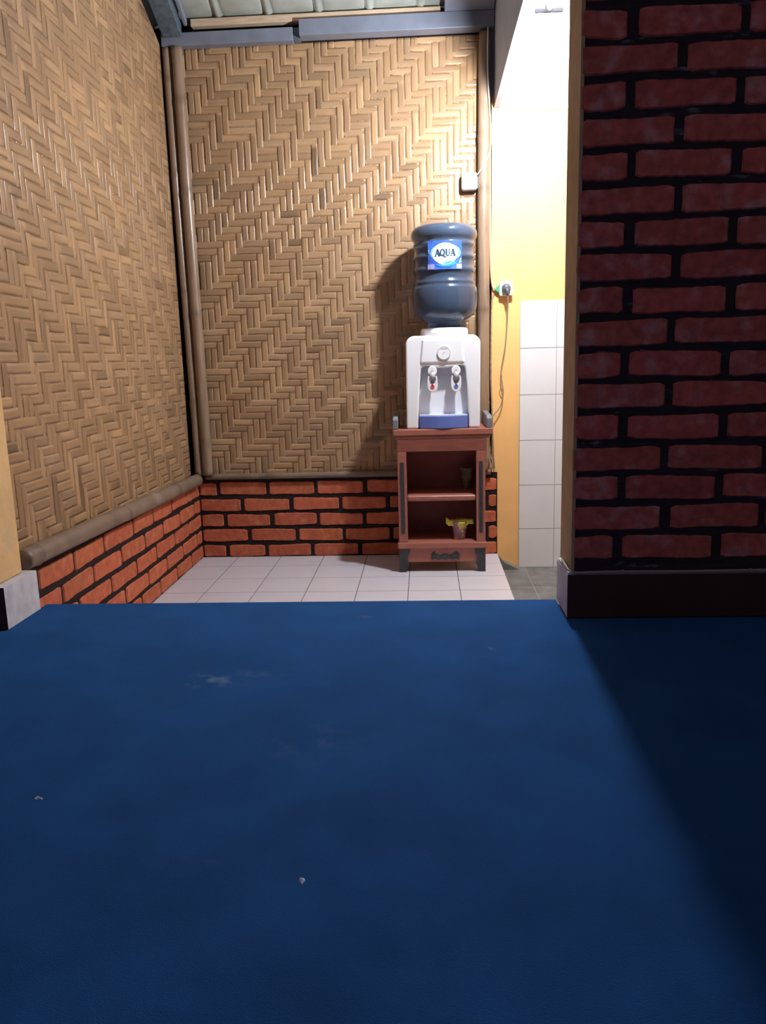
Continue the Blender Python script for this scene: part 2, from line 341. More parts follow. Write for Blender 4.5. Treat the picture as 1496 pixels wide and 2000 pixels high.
# beams
tag(MB().box(-1.055, -0.512, -0.045, 0.0, 2.162, 2.212).build('steel_beam', m_steel, bevel=0.003), 'grey steel beam on top of the rear bamboo wall, left section ending at the dark joint', 'beam')
b = MB(); b.box(-0.484, 0.298, -0.062, 0.0, 2.172, 2.232); b.box(-0.511, -0.4842, -0.030, 0.0, 2.166, 2.214, 1)
tag(b.build('steel_beam', [m_steel, m_steel_d], bevel=0.002), 'grey steel beam on top of the rear bamboo wall, right section reaching the lamp side', 'beam')
tag(MB().box(-0.93, 0.085, -0.040, 0.0, 2.2335, 2.262).build('wood_batten', m_wood, bevel=0.003), 'long pale wooden batten lying on the grey steel beam under the roof', 'batten')
def rafter(x0, x1, dz0, dz1, m, name, label, y1=-1.6, y0=-0.002):
    b = MB(); b.prism([(y0, roof_z(y0) - dz0), (y1, roof_z(y1) - dz0), (y1, roof_z(y1) - dz1), (y0, roof_z(y0) - dz1)], 0, x0, x1)
    return tag(b.build(name, m, bevel=0.003), label, 'rafter')
rafter(-1.045, -0.965, 0.050, 0.115, m_steel_d, 'steel_rafter', 'dark blue-grey steel rafter running up along the left bamboo wall', y0=-0.048)
rafter(-0.955, -0.940, 0.048, 0.075, m_steel, 'steel_rafter', 'thin grey steel strip beside the dark rafter at the left roof corner', y0=-0.048)
rafter(0.100, 0.297, 0.048, 0.085, m_steel, 'steel_rafter', 'wide grey steel rafter below the roof next to the lamp side', y0=-0.064)
struct(MB().box(-2.6, 2.6, -5.2, -1.745, 3.001, 3.06).build('ceiling', m_white))          # ceiling of the carpeted room
# ------------------------------------------------------------------ woven bamboo panels
def weave(name, place, Wd, top, z0, label, cs=0.0285, seed=1, flip=9, gain=1.0, dark=0.0):
    """place(u,z,d) -> world; top(u)-> upper z"""
    R = random.Random(seed); b = MB(); A = 0.00032
    n = int(Wd / cs) + 1; zmax = max(top(0), top(Wd)); m_ = int((zmax - z0) / cs) + 1
    rs, cs2 = [0], [0]                       # small slips in the weaver's rhythm
    for _ in range(max(n, m_) + 2):
        rs.append(rs[-1] + (R.choice((-1, 1)) if R.random() < 0.13 else 0)); cs2.append(cs2[-1] + (R.choice((-1, 1)) if R.random() < 0.08 else 0))
    def ph(i, j):
        return (i - j + rs[j] + cs2[i]) % 6
    def over(i, j): return ph(i, j) < 3      # upright strip on top
    def prof(seq):                            # smoothed height sequence with half steps
        out = []
        for k in range(len(seq)):
            a = seq[k - 1] if k else seq[k]; c_ = seq[k]
            out.append((a + c_) / 2); out.append(c_)
        out.append(seq[-1]); return out
    def strip(vert, idx, count):
        base = R.uniform(0.88, 1.10); wv = R.uniform(0.955, 1.01) * cs / 2; ctr = (idx + 0.5) * cs + R.uniform(-0.0009, 0.0009)
        seq = [(1 if (over(idx, k) if vert else not over(k, idx)) else -1) for k in range(count)]
        hs = prof(seq); tones = []; cur = None; last = None
        for k in range(count):
            if seq[k] != last:
                tv = base * R.uniform(0.78, 1.22) * gain; w_ = R.uniform(-0.06, 0.05)
                if R.random() < 0.04: tv *= 0.62
                cur = (tv, tv * (1 + w_ * 0.6), tv * (1 + w_ * 1.6)); last = seq[k]
            tones.append(cur)
        vs = []; cs_ = []; 
        lim = None
        drift = R.uniform(-0.0012, 0.0012)
        for q, h in enumerate(hs):
            s = q * cs / 2
            tn = tones[min(q // 2, count - 1)]
            for e in (-1, -0.45, 0.45, 1):
                d = h * A + (0 if abs(e) == 1 else 0.00022) + 0.002
                off = ctr + e * wv + drift * math.sin(q * 0.7)
                if vert: u, z = off, z0 + s
                else: u, z = s, z0 + off
                u = min(max(u, 0), Wd); z = min(z, top(u))
                vs.append(place(u, z, d)); cs_.append(tn)
        fs = [(4 * q + e, 4 * q + e + 1, 4 * q + e + 5, 4 * q + e + 4) for q in range(len(hs) - 1) for e in range(3)]
        # drop degenerate faces clipped at the top
        good = [f for f in fs if (Vector(vs[f[0]]) - Vector(vs[f[3]])).length > 1e-5 and (Vector(vs[f[0]]) - Vector(vs[f[1]])).length > 1e-5]
        o_ = len(b.v); b.v += vs; b.c += cs_; b.f += [tuple(i + o_ for i in f) for f in good]; b.m += [0 if vert else 1] * len(good)
    for i in range(n): strip(True, i, m_)
    for j in range(m_): strip(False, j, n)
    o = b.build(name, [m_bv, m_bh], smooth=True)
    md = o.modifiers.new('thick', 'SOLIDIFY'); md.thickness = 0.0004; md.offset = -1
    return tag(o, label, 'wall panel')
weave('woven_bamboo_panel', lambda u, z, d: (-1.035 + u, 0.012 - d, z), 1.318, lambda u: 2.170, 0.378, 'rear woven bamboo panel behind the water dispenser, above the low brick course', seed=3)
weave('woven_bamboo_panel', lambda u, z, d: (-1.064 + d, -0.045 - u, z), 1.612, lambda u: 2.150 + ROOF_S * (0.045 + u) * 0.98 + 0.0, 0.385, 'left woven bamboo panel running from the yellow pilaster to the corner poles', seed=5, gain=1.0)
# ------------------------------------------------------------------ bamboo poles and rails
def pole(pts, rad, nodes, name, label, m=m_pole, cat='pole', group=None, flat=1.0):
    P0, P1 = Vector(pts[0]), Vector(pts[1]); n = 90; path = []; rr = []; tn = []
    for k in range(n + 1):
        t = k / n; p = P0.lerp(P1, t); r = rad; dk = 1.0
        for nd in nodes:
            dd = abs(t - nd) * (P1 - P0).length
            r += 0.0028 * math.exp(-(dd / 0.008) ** 2); dk -= 0.35 * math.exp(-((t - nd) * (P1 - P0).length / 0.012 - 0.6) ** 2)
        path.append(p + Vector((math.sin(t * 7) * 0.0015, 0, 0))); rr.append(r); tn.append(dk)
    b = MB(); b.tube(path, rr, 20)
    b.c = [(tn[i // 20],) * 3 for i in range(len(b.v))]
    o = b.build(name, m, smooth=True); return tag(o, label, cat)
pole([(-1.028, -0.0345, 0.392), (-1.040, -0.0345, 2.158)], 0.0165, [0.18, 0.45, 0.72, 0.93], 'bamboo_pole', 'thinner upright bamboo pole in the left corner, against the left woven panel')
pole([(-0.986, -0.0345, 0.392), (-0.995, -0.0345, 2.160)], 0.0235, [0.08, 0.40, 0.68, 0.88], 'bamboo_pole', 'thicker upright bamboo pole in the left corner, beside the rear woven panel')
pole([(0.2500, -0.028, 0.392), (0.2620, -0.028, 2.160)], 0.0245, [0.02, 0.385, 0.66, 0.78], 'bamboo_pole', 'upright bamboo pole standing behind the dispenser next to the yellow wall')
pole([(-1.005, -0.012, 0.3790), (0.285, -0.012, 0.3790)], 0.0135, [0.22, 0.5, 0.8], 'bamboo_rail', 'level bamboo rail on the rear brick course under the woven panel', m=m_rail, cat='rail')
pole([(-1.0305, -0.062, 0.3720), (-1.0305, -1.628, 0.4040)], 0.0275, [0.2, 0.55, 0.955], 'bamboo_rail', 'thick bamboo rail on the left brick course under the woven panel', m=m_rail, cat='rail')
# ------------------------------------------------------------------ cabinet
cab = thing('cabinet_stand', 'small open red-brown wooden cabinet with black trim carrying the water dispenser', 'cabinet', (0.06, -0.165, 0.0))
YF, YB = -0.305, -0.056
XL, XR = -0.119, 0.241
b = MB(); b.box(-0.134, 0.272, YF, YB, 0.574, 0.600); b.box(-0.126, 0.262, YF + 0.006, YB, 0.560, 0.5738)
b.build('tabletop', m_cab_l, cab, bevel=0.004)
for x in (-0.134, 0.247):
    o = MB().prism([(YF + 0.004, 0.6002), (YB, 0.6002), (YB, 0.655), (YF + 0.03, 0.650), (YF + 0.004, 0.640)], 0, x, x + 0.021).build('gallery_rail', m_grey_rail, cab, bevel=0.003)
    o['label'] = 'grey-black side rail standing up from the cabinet top'
MB().box(XL, XR, YF + 0.006, YF + 0.024, 0.508, 0.5598).build('apron', m_cab, cab, bevel=0.002)
for x in (XL, XR - 0.037):
    o = MB().box(x, x + 0.037, YF + 0.006, YF + 0.040, 0.128, 0.5078).build('post', m_cab_l, cab, bevel=0.002)
    bb = MB(); bb.prism(rrect(x + 0.011, x + 0.027, 0.165, 0.465, 0.006), 1, YF + 0.003, YF + 0.0065)
    i_ = bb.build('inlay', m_blk, o); i_['label'] = 'black carved inlay strip'
for x in (XL + 0.002, XR - 0.016):
    MB().box(x, x + 0.014, YF + 0.041, YB, 0.128, 0.5078).build('side_panel', m_cab_dk if x > 0 else m_cab, cab)
o = MB().box(XL + 0.017, XR - 0.017, YB - 0.010, YB, 0.128, 0.5078).build('back_panel', m_cab_dk, cab); o['label'] = 'dark brown back board'
MB().box(XL + 0.037, XR - 0.037, YF + 0.012, YB - 0.011, 0.300, 0.324).build('shelf', m_cab_l, cab, bevel=0.008, seg=3)
MB().box(XL - 0.006, XR + 0.004, YF - 0.004, YB, 0.101, 0.1278).build('bottom_board', m_cab_l, cab, bevel=0.004)
MB().box(XL + 0.02, XR - 0.02, YF + 0.006, YF + 0.022, 0.042, 0.1008).build('lower_apron', m_cab_l, cab, bevel=0.002)
# scalloped black ornament on the lower apron
pts = []
cx = (XL + XR) / 2 + 0.012
for k in range(41):
    t = -1 + 2 * k / 40; pts.append((cx + t * 0.058, 0.050 + 0.006 * abs(math.sin(t * PI * 2.0))))
for k in range(40, -1, -1):
    t = -1 + 2 * k / 40; pts.append((cx + t * 0.058, 0.068 + 0.010 * abs(math.cos(t * PI * 1.5)) + (0.010 if abs(t) > 0.72 else 0)))
o = MB().prism(pts, 1, YF + 0.002, YF + 0.0055).build('apron_ornament', m_blk, cab); o['label'] = 'black scalloped ornament'
for sx in (1, -1):
    for yy in (YF, YB - 0.045):
        x = XL if sx == 1 else XR; pr = [(x, 0.0), (x, 0.1008)]
        pr += [(x + sx * 0.046, 0.1008), (x + sx * 0.044, 0.085), (x + sx * 0.036, 0.070), (x + sx * 0.034, 0.055), (x + sx * 0.040, 0.040), (x + sx * 0.036, 0.025), (x + sx * 0.030, 0.012), (x + sx * 0.030, 0.0)]
        fb = MB().prism(pr, 1, yy, yy + 0.005 if yy == YF else yy + 0.045)
        if yy == YF:
            a, c_ = sorted((x, x + sx * 0.016)); fb.box(a, c_, YF + 0.0052, YF + 0.05, 0.0, 0.1008)
        o = fb.build('foot', m_blk, cab); o['label'] = 'black scrolled foot'
# ------------------------------------------------------------------ water dispenser
dis = thing('water_dispenser', 'white tabletop hot and cold water dispenser with blue drip tray on the wooden cabinet', 'water dispenser', (0.073, -0.17, 0.6005))
DX0, DX1 = -0.078, 0.224; DY0, DY1 = -0.285, -0.058; DZ0, DZ1 = 0.6005, 0.972
outer = []
for k in range(9):
    a = math.radians(180 - 90 * k / 8); outer.append((DX0 + 0.002 + 0.036 + 0.036 * math.cos(a), DZ1 - 0.036 + 0.036 * math.sin(a)))
for k in range(9):
    a = math.radians(90 - 90 * k / 8); outer.append((DX1 - 0.036 + 0.036 * math.cos(a), DZ1 - 0.036 + 0.036 * math.sin(a)))
NX0, NX1 = -0.026, 0.172; ZT = 0.852
nic = [(NX1 + 0.003, DZ0), (NX1 + 0.003, 0.66), (NX1 - 0.003, 0.76), (NX1 - 0.010, ZT - 0.012), (NX1 - 0.016, ZT - 0.002)]
for k in range(9):
    t = k / 8; nic.append((NX1 - 0.030 - t * (NX1 - NX0 - 0.060), ZT + 0.001 - 0.010 * math.sin(PI * t)))
nic += [(NX0 + 0.016, ZT - 0.002), (NX0 + 0.010, ZT - 0.012), (NX0 + 0.003, 0.76), (NX0 - 0.003, 0.66), (NX0 - 0.003, DZ0)]
b = MB(); prof = [(DX0, DZ0)] + outer + [(DX1 - 0.003, DZ0)] + nic
b.prism(prof, 1, DY0, -0.243)
b2 = [(DX0, DZ0)] + outer + [(DX1 - 0.003, DZ0)]
b.prism(b2, 1, -0.2432, DY1)
b.build('body', m_disp, dis, bevel=0.007, seg=3)
# tapered raised front panel over the niche
vs = []
P = [(-0.012, 0.958), (0.155, 0.958), (0.162, 0.862), (-0.022, 0.862)]
def panel(P, y0, y1, inset):
    cx = sum(p[0] for p in P) / 4; cz = sum(p[1] for p in P) / 4
    return [(p[0], y0, p[1]) for p in P] + [(cx + (p[0] - cx) * inset, y1, cz + (p[1] - cz) * inset) for p in P]
b = MB(); b.add(panel(P, DY0 + 0.001, DY0 - 0.006, 0.90), [(4, 5, 6, 7), (0, 1, 5, 4), (1, 2, 6, 5), (2, 3, 7, 6), (3, 0, 4, 7)])
b.build('front_panel', m_disp, dis, bevel=0.003)
b = MB(); b.lathe([(0.966, 0.0), (0.967, 0.100), (0.998, 0.098), (1.003, 0.094), (1.003, 0.066), (0.985, 0.060)], 0.083, -0.150, caps=False)
b.build('bottle_collar', m_disp, dis, smooth=True)
# round badge
def ring(cx, cz, r0, r1, y0, y1, m_, parent, name, n=32):
    b = MB(); vs = []
    for r, y in ((r0, y0), (r0, y1), (r1, y1), (r1, y0)):
        vs += [(cx + r * math.cos(2 * PI * k / n), y, cz + r * math.sin(2 * PI * k / n)) for k in range(n)]
    fs = [(q * n + k, q * n + (k + 1) % n, ((q + 1) % 4) * n + (k + 1) % n, ((q + 1) % 4) * n + k) for q in range(4) for k in range(n)]
    b.add(vs, fs); return b.build(name, m_, parent)
bd = MB(); bd.tube([(0.077, DY0 - 0.0060, 0.902), (0.077, DY0 - 0.0105, 0.902)], 0.026, 36); bd = bd.build('badge', m_disp, dis, bevel=0.001); bd['label'] = 'round embossed badge'
ring(0.077, 0.902, 0.0245, 0.026, DY0 - 0.0106, DY0 - 0.0112, m_disp_g, bd, 'badge_rim')
b = MB()
for k, (dx, w) in enumerate(((-0.012, 0.003), (-0.0075, 0.002), (-0.004, 0.003), (0.0005, 0.003), (0.005, 0.002), (0.009, 0.003))):
    b.box(0.077 + dx, 0.077 + dx + w, DY0 - 0.0116, DY0 - 0.0106, 0.9185, 0.9215)
b.tube([(0.072, DY0 - 0.0112, 0.896), (0.076, DY0 - 0.0112, 0.904), (0.081, DY0 - 0.0112, 0.9055)], 0.0008, 6)
b.build('badge_print', m_disp_g, bd)
# drip tray: convex blue front, pale top grille
b = MB(); arc = [(NX0 + 0.0005, -0.2435)] + [(NX0 + 0.0005 + (NX1 - NX0 - 0.001) * k / 16, DY0 - 0.002 - 0.022 * math.sin(PI * k / 16)) for k in range(17)] + [(NX1 - 0.0005, -0.2435)]
b.prism(arc, 2, 0.6008, 0.652)
tr = b.build('drip_tray', m_tray, dis, bevel=0.003); tr['label'] = 'blue bowed drip tray'
b = MB(); arc2 = [(x * 0.985 + 0.0011, y + (0.003 if y < -0.25 else 0)) for x, y in arc]; b.prism(arc2, 2, 0.6522, 0.656)
for k in range(9): b.box(NX0 + 0.02 + k * 0.018, NX0 + 0.030 + k * 0.018, -0.285, -0.248, 0.6562, 0.6572)
b.build('drip_grille', m_trayt, tr)
# niche back plate and spouts
MB().box(0.030, 0.116, -0.245, -0.2433, 0.775, 0.815).build('niche_plate', m_disp, dis, bevel=0.002)
def tap(cx, dotm, word):
    base = MB(); base.tube([(cx, -0.2432, 0.832), (cx, -0.2725, 0.832)], 0.015, 20)
    base.tube([(cx, -0.2725, 0.842), (cx, -0.2755, 0.826), (cx, -0.2755, 0.795)], [0.019, 0.019, 0.012], 20)
    base.tube([(cx, -0.2685, 0.812), (cx, -0.2685, 0.770)], 0.009, 16)
    t = base.build('tap', m_disp_g, dis, smooth=True, bevel=0.001); t['label'] = 'grey and white %s water tap' % word
    # lever: capsule outline with a round-ended slot at its top
    b = MB(); w = 0.0205; z0, z1 = 0.748, 0.852; out = []
    for k in range(13):
        a = math.radians(180 + 180 * k / 12); out.append((cx + w * math.cos(a), z0 + w * 1.1 + w * 1.1 * math.sin(a)))
    out += [(cx + w, 0.800), (cx + w * 0.86, 0.812), (cx + 0.012, 0.812), (cx + 0.0135, 0.796)]
    for k in range(7):
        a = math.radians(0 - 180 * k / 6); out.append((cx + 0.0115 * math.cos(a), 0.790 + 0.010 * math.sin(a)))
    out += [(cx - 0.0135, 0.796), (cx - 0.012, 0.812), (cx - w * 0.86, 0.812), (cx - w, 0.800)]
    b.prism(out, 1, -0.2945, -0.2845)
    lv = b.build('lever', m_disp, t, bevel=0.002); lv['label'] = 'white push lever with %s dot' % ('red' if word == 'hot' else 'blue')
    b = MB(); b.prism([(cx + 0.0185 * math.cos(math.radians(180 * k / 10)), 0.832 + 0.020 * math.sin(math.radians(180 * k / 10))) for k in range(11)] + [(cx - 0.017, 0.822), (cx - 0.010, 0.816), (cx + 0.010, 0.816), (cx + 0.017, 0.822)][::1], 1, -0.2925, -0.2760)
    b.build('tap_cap', m_disp, t, bevel=0.003)
    MB().tube([(cx, -0.2900, 0.828), (cx, -0.2890, 0.796)], [0.0105, 0.0115], 16).build('spout_cover', m_disp_g, t, smooth=True)
    b = MB(); b.tube([(cx, -0.2947, 0.769), (cx, -0.2960, 0.769)], 0.0085, 20); b.box(cx - 0.003, cx + 0.003, -0.2960, -0.2947, 0.774, 0.783)
    b.build('temperature_dot', dotm, t)
tap(0.030, m_red, 'hot'); tap(0.125, m_bdot, 'cold')
# ------------------------------------------------------------------ water bottle
bc = (0.086, -0.150)
bot = thing('water_bottle', 'large upturned translucent blue water gallon bottle with AQUA label on the dispenser', 'bottle', (bc[0], bc[1], 1.0035))
pr = [(0.990, 0.028), (0.992, 0.030), (1.0025, 0.032), (1.0055, 0.068), (1.022, 0.073), (1.031, 0.082), (1.040, 0.098), (1.052, 0.114), (1.068, 0.126), (1.090, 0.1325), (1.125, 0.1345), (1.158, 0.1335), (1.165, 0.131), (1.170, 0.1275), (1.176, 0.1265)]
z = 1.180
while z < 1.330:
    pr.append((z, 0.1208 + 0.0072 * (0.5 + 0.5 * math.cos((z - 1.18) / 0.050 * 2 * PI)) ** 2)); z += 0.005
pr += [(1.335, 0.1250), (1.341, 0.1235), (1.347, 0.1250), (1.353, 0.1300), (1.362, 0.1340), (1.375, 0.1345), (1.387, 0.1315), (1.397, 0.1240), (1.403, 0.114), (1.404, 0.100), (1.400, 0.085), (1.400, 0.02)]
b = MB(); b.lathe(pr, bc[0], bc[1], 72)
o = b.build('bottle_shell', m_bottle, bot, smooth=True)
RL = 0.1288
def bent(s, z, off): 
    a = s / RL; return (bc[0] + (RL + off) * math.sin(a), bc[1] - (RL + off) * math.cos(a), z)
def patch(name, s0, s1, zb, zt, off, m_, parent, n=24):
    b = MB(); vs = []
    for k in range(n + 1):
        s = s0 + (s1 - s0) * k / n; lo, hi = zb(s), zt(s)
        for q in range(5): vs.append(bent(s, lo + (hi - lo) * q / 4, off))
    fs = [(5 * k + q, 5 * k + q + 1, 5 * k + q + 6, 5 * k + q + 5) for k in range(n) for q in range(4)]
    b.add(vs, fs); return b.build(name, m_, parent, smooth=True)
lb = patch('label', -0.070, 0.070, lambda s: 1.226, lambda s: 1.335, 0.0002, m_lab, bot); lb['label'] = 'blue and pale cyan paper label reading AQUA'
def ell(cx, cz, rx, rz, sg): return lambda s: cz + sg * rz * math.sqrt(max(0, 1 - ((s - cx) / rx) ** 2))
patch('label_glow', -0.060, 0.066, ell(0.003, 1.288, 0.063, 0.030, -1), ell(0.003, 1.288, 0.063, 0.034, 1), 0.0006, m_lab4, lb)
patch('label_oval', -0.052, 0.052, ell(0.0, 1.286, 0.052, 0.040, -1), ell(0.0, 1.286, 0.052, 0.040, 1), 0.0010, m_lab2, lb)
patch('label_wave', -0.034, 0.042, lambda s: 1.236 + (s * 2.2) ** 2, lambda s: 1.251 + 0.006 * math.sin(s * 60), 0.0014, m_lab3, lb)
patch('label_swoosh', -0.028, 0.036, lambda s: 1.243 + (s * 3.2) ** 2 * 1.0, lambda s: 1.2455 + (s * 3.2) ** 2 * 1.0, 0.0018, m_lab2, lb)
patch('label_code_box', -0.071, -0.042, lambda s: 1.228, lambda s: 1.247, 0.0014, m_lav, lb, 6)
patch('label_corner', 0.046, 0.069, lambda s: 1.228, lambda s: 1.246, 0.0010, m_lav, lb, 6)
# serif style AQUA letters drawn as strokes
b = MB()
def stroke(p, q, w):
    n = 4; (ax, az), (bx_, bz) = p, q; dx, dz = bx_ - ax, bz - az; L_ = math.hypot(dx, dz); w *= 1.55; nx_, nz = -dz / L_ * w / 2, dx / L_ * w / 2; vs = []
    for k in range(n + 1):
        t = k / n; x, z_ = ax + dx * t, az + dz * t; vs += [bent(x + nx_, 1.289 + z_ + nz, 0.0022), bent(x - nx_, 1.289 + z_ - nz, 0.0022)]
    b.add(vs, [(2 * k, 2 * k + 1, 2 * k + 3, 2 * k + 2) for k in range(n)])
h = 0.0125
def letA(c_):
    stroke((c_ - 0.0075, -h), (c_ - 0.0005, h), 0.0022); stroke((c_ + 0.0075, -h), (c_ - 0.0002, h + 0.001), 0.0044); stroke((c_ - 0.005, -0.004), (c_ + 0.005, -0.004), 0.0018)
    stroke((c_ - 0.0105, -h), (c_ - 0.0045, -h), 0.0018); stroke((c_ + 0.0035, -h), (c_ + 0.0105, -h), 0.0018)
letA(-0.0290); letA(0.0310)
pq = [(-0.0095 + 0.0078 * math.cos(2 * PI * k / 18), h * 0.98 * math.sin(2 * PI * k / 18)) for k in range(19)]
for k in range(18): stroke(pq[k], pq[k + 1], 0.0036 if k in (15, 16, 17, 0, 1, 2, 6, 7, 8, 9, 10, 11) else 0.0022)
stroke((-0.0095, -h * 0.6), (0.000, -h * 1.35), 0.0030); stroke((0.000, -h * 1.35), (0.006, -h * 1.25), 0.0018)
pu = [(0.0060, h), (0.0060, -0.004)] + [(0.0115 - 0.0055 * math.cos(PI * k / 8), -0.005 - 0.0075 * math.sin(PI * k / 8)) for k in range(9)] + [(0.0170, h)]
for k in range(len(pu) - 1): stroke(pu[k], pu[k + 1], 0.0040 if k < 3 else 0.0022)
stroke((0.003, h), (0.009, h), 0.0018); stroke((0.0145, h), (0.0195, h), 0.0018)
o = b.build('label_lettering', m_ink, lb); o['label'] = 'dark AQUA lettering'
b = MB()
for (s_, z_) in ((-0.066, 1.296), (-0.066, 1.288), (0.058, 1.256), (0.062, 1.262), (0.062, 1.252), (0.0575, 1.249)):
    b = MB(); b.add([bent(s_, z_, .002), bent(s_ + 0.003, z_, .002), bent(s_ + 0.0035, z_ + 0.006, .002), bent(s_ + 0.0008, z_ + 0.006, .002)], [(0, 1, 2, 3)])
    b.build('label_small_print', m_lab2, lb)
# ------------------------------------------------------------------ cups in the cabinet
cp = thing('snack_cup', 'printed paper snack cup topped with crumpled yellow foil on the bottom board of the cabinet', 'cup', (0.137, -0.240, 0.1282))
b = MB(); b.lathe([(0.1282, 0.0225), (0.131, 0.024), (0.200, 0.0335), (0.203, 0.0345)], 0.137, -0.240, 28)
b.build('cup_body', m_cup, cp, smooth=True)
b = MB(); n = 28; vs = []; 
for j in range(9):
    v = -1 + 2 * j / 8
    for i in range(n + 1):
        u = -1 + 2 * i / n
        x = 0.137 + 0.058 * u; y = -0.243 + 0.030 * v
        z_ = 0.209 + 0.003 * math.sin(u * 4 + v) + 0.004 * abs(u) ** 3 + 0.0018 * math.sin(u * 19 + v * 5) + (0.003 if u < -0.8 else 0)
        if v < -0.3: z_ -= 0.022 * (-v - 0.3) / 0.7 + 0.004 * (-v) * math.sin(u * 6); y = -0.243 + 0.030 * (-0.3 + (v + 0.3) * 0.35)
        vs.append((x, y, z_))
b.add(vs, [(j * (n + 1) + i, j * (n + 1) + i + 1, (j + 1) * (n + 1) + i + 1, (j + 1) * (n + 1) + i) for j in range(8) for i in range(n)])
o = b.build('foil_lid', m_yellow, cp, smooth=True); o['label'] = 'crumpled yellow foil lid'
md = o.modifiers.new('thick', 'SOLIDIFY'); md.thickness = 0.002
c2 = thing('plastic_cup', 'dim faded cup with a flat lid standing on the upper cabinet shelf at the right', 'cup', (0.177, -0.115, 0.3242))
b = MB(); b.lathe([(0.3242, 0.014), (0.328, 0.016), (0.405, 0.030), (0.408, 0.030)], 0.176, -0.115, 24); b.build('cup_body', m_cup2, c2, smooth=True)
b = MB(); b.lathe([(0.4082, 0.032), (0.413, 0.032)], 0.176, -0.115, 24); b.build('cup_lid', m_cup2l, c2)
# ------------------------------------------------------------------ electrical fittings
sb = thing('junction_box', 'small white square junction box with rounded corners on the rear bamboo wall', 'junction box', (0.198, 0.0, 1.566))
b = MB(); b.prism(rrect(0.165, 0.231, 1.567, 1.634, 0.010), 1, -0.034, 0.004); o = b.build('box_body', m_disp, sb, bevel=0.005, seg=3)
b = MB(); b.prism(rrect(0.172, 0.224, 1.574, 1.627, 0.008), 1, -0.0362, -0.0342); b.build('box_cover', m_disp, sb, bevel=0.001)
so = thing('wall_socket', 'cream surface-mounted power socket on the yellow wall with green tape at its left', 'socket', (0.350, 0.0, 1.134))
b = MB(); b.prism(rrect(0.322, 0.379, 1.136, 1.195, 0.006), 1, -0.030, -0.0004); sk = b.build('socket_body', m_sock, so, bevel=0.003)
ring(0.3500, 1.166, 0.0195, 0.0225, -0.0302, -0.033, m_sock, so, 'socket_ring')
b = MB(); b.prism([(0.300, 1.166), (0.3215, 1.182), (0.3215, 1.150), (0.312, 1.156)], 1, -0.022, -0.008); o = b.build('green_tape', m_green, so); o['label'] = 'green tape at the socket cable entry'
pg = thing('power_plug', 'dark round plug in the wall socket with thin grey cord drooping to the dispenser', 'plug', (0.350, -0.030, 1.166))
b = MB(); b.tube([(0.350, -0.0335, 1.166), (0.350, -0.050, 1.166)], [0.0185, 0.0165], 24); b.tube([(0.350, -0.045, 1.166), (0.352, -0.056, 1.158), (0.3535, -0.058, 1.135)], [0.008, 0.007, 0.005], 12)
b.build('plug_body', m_plug, pg, smooth=True)
path = smooth_path([(0.3535, -0.058, 1.136), (0.356, -0.052, 1.089), (0.353, -0.035, 1.0), (0.346, -0.025, 0.918), (0.332, -0.022, 0.835), (0.331, -0.022, 0.800), (0.338, -0.022, 0.750), (0.340, -0.022, 0.725), (0.335, -0.022, 0.690), (0.323, -0.024, 0.661), (0.300, -0.030, 0.634), (0.290, -0.036, 0.620), (0.287, -0.040, 0.59)])
b = MB(); b.tube(path, 0.0024, 8); o = b.build('cord', m_cord, pg, smooth=True)
b = MB(); b.tube(smooth_path([(0.3365, -0.022, 0.735), (0.329, -0.024, 0.752), (0.326, -0.026, 0.766), (0.331, -0.024, 0.782), (0.334, -0.022, 0.800)]), 0.0018, 8); b.build('cord_kink', m_cord, pg, smooth=True)
b = MB(); b.tube(smooth_path([(0.300, -0.012, 1.166), (0.293, -0.012, 1.185), (0.288, -0.012, 1.24), (0.2855, -0.012, 1.35), (0.284, -0.012, 1.52), (0.2835, -0.012, 1.70), (0.284, -0.012, 1.86)]), 0.0042, 10, flat=1.0)
tag(b.build('peach_cable', m_peach, smooth=True), 'peach coloured cable running down the yellow wall edge to the socket', 'cable')
b = MB(); b.tube(smooth_path([(0.300, -0.012, 1.150), (0.291, -0.012, 1.10), (0.288, -0.012, 0.95), (0.287, -0.013, 0.80), (0.292, -0.012, 0.65), (0.296, -0.012, 0.52), (0.303, -0.010, 0.395)]), 0.0034, 10)
tag(b.build('brown_cable', m_fray, smooth=True), 'thin brown cable hanging down the yellow wall edge below the socket', 'cable')
b = MB(); b.tube(smooth_path([(0.272, -0.064, 2.168), (0.270, -0.063, 2.05), (0.273, -0.063, 1.95), (0.280, -0.059, 1.85), (0.283, -0.057, 1.75), (0.273, -0.063, 1.69), (0.250, -0.064, 1.645), (0.235, -0.054, 1.627), (0.230, -0.038, 1.622)]), 0.0028, 8)
tag(b.build('white_cable', m_wcord, smooth=True), 'thin white cable curving down from the roof beam to the white junction box', 'cable')
# frayed bamboo fibres behind the cabinet's right side
b = MB(); R = random.Random(4)
for k in range(16):
    x = 0.272 + R.uniform(-0.006, 0.010); 
    b.tube(smooth_path([(x, -0.020 - R.uniform(0, .012), 0.545 - R.uniform(0, .03)), (x + R.uniform(-.004, .010), -0.022, 0.48), (0.288 + R.uniform(-.008, .006), -0.020, 0.425), (0.289 + R.uniform(-.010, .010), -0.018, 0.380 + R.uniform(0, .02))], 4), 0.0014, 5)
tag(b.build('frayed_bamboo', m_fray), 'frayed bamboo fibres hanging between the cabinet and the yellow wall', 'bamboo fibres', kind='stuff')
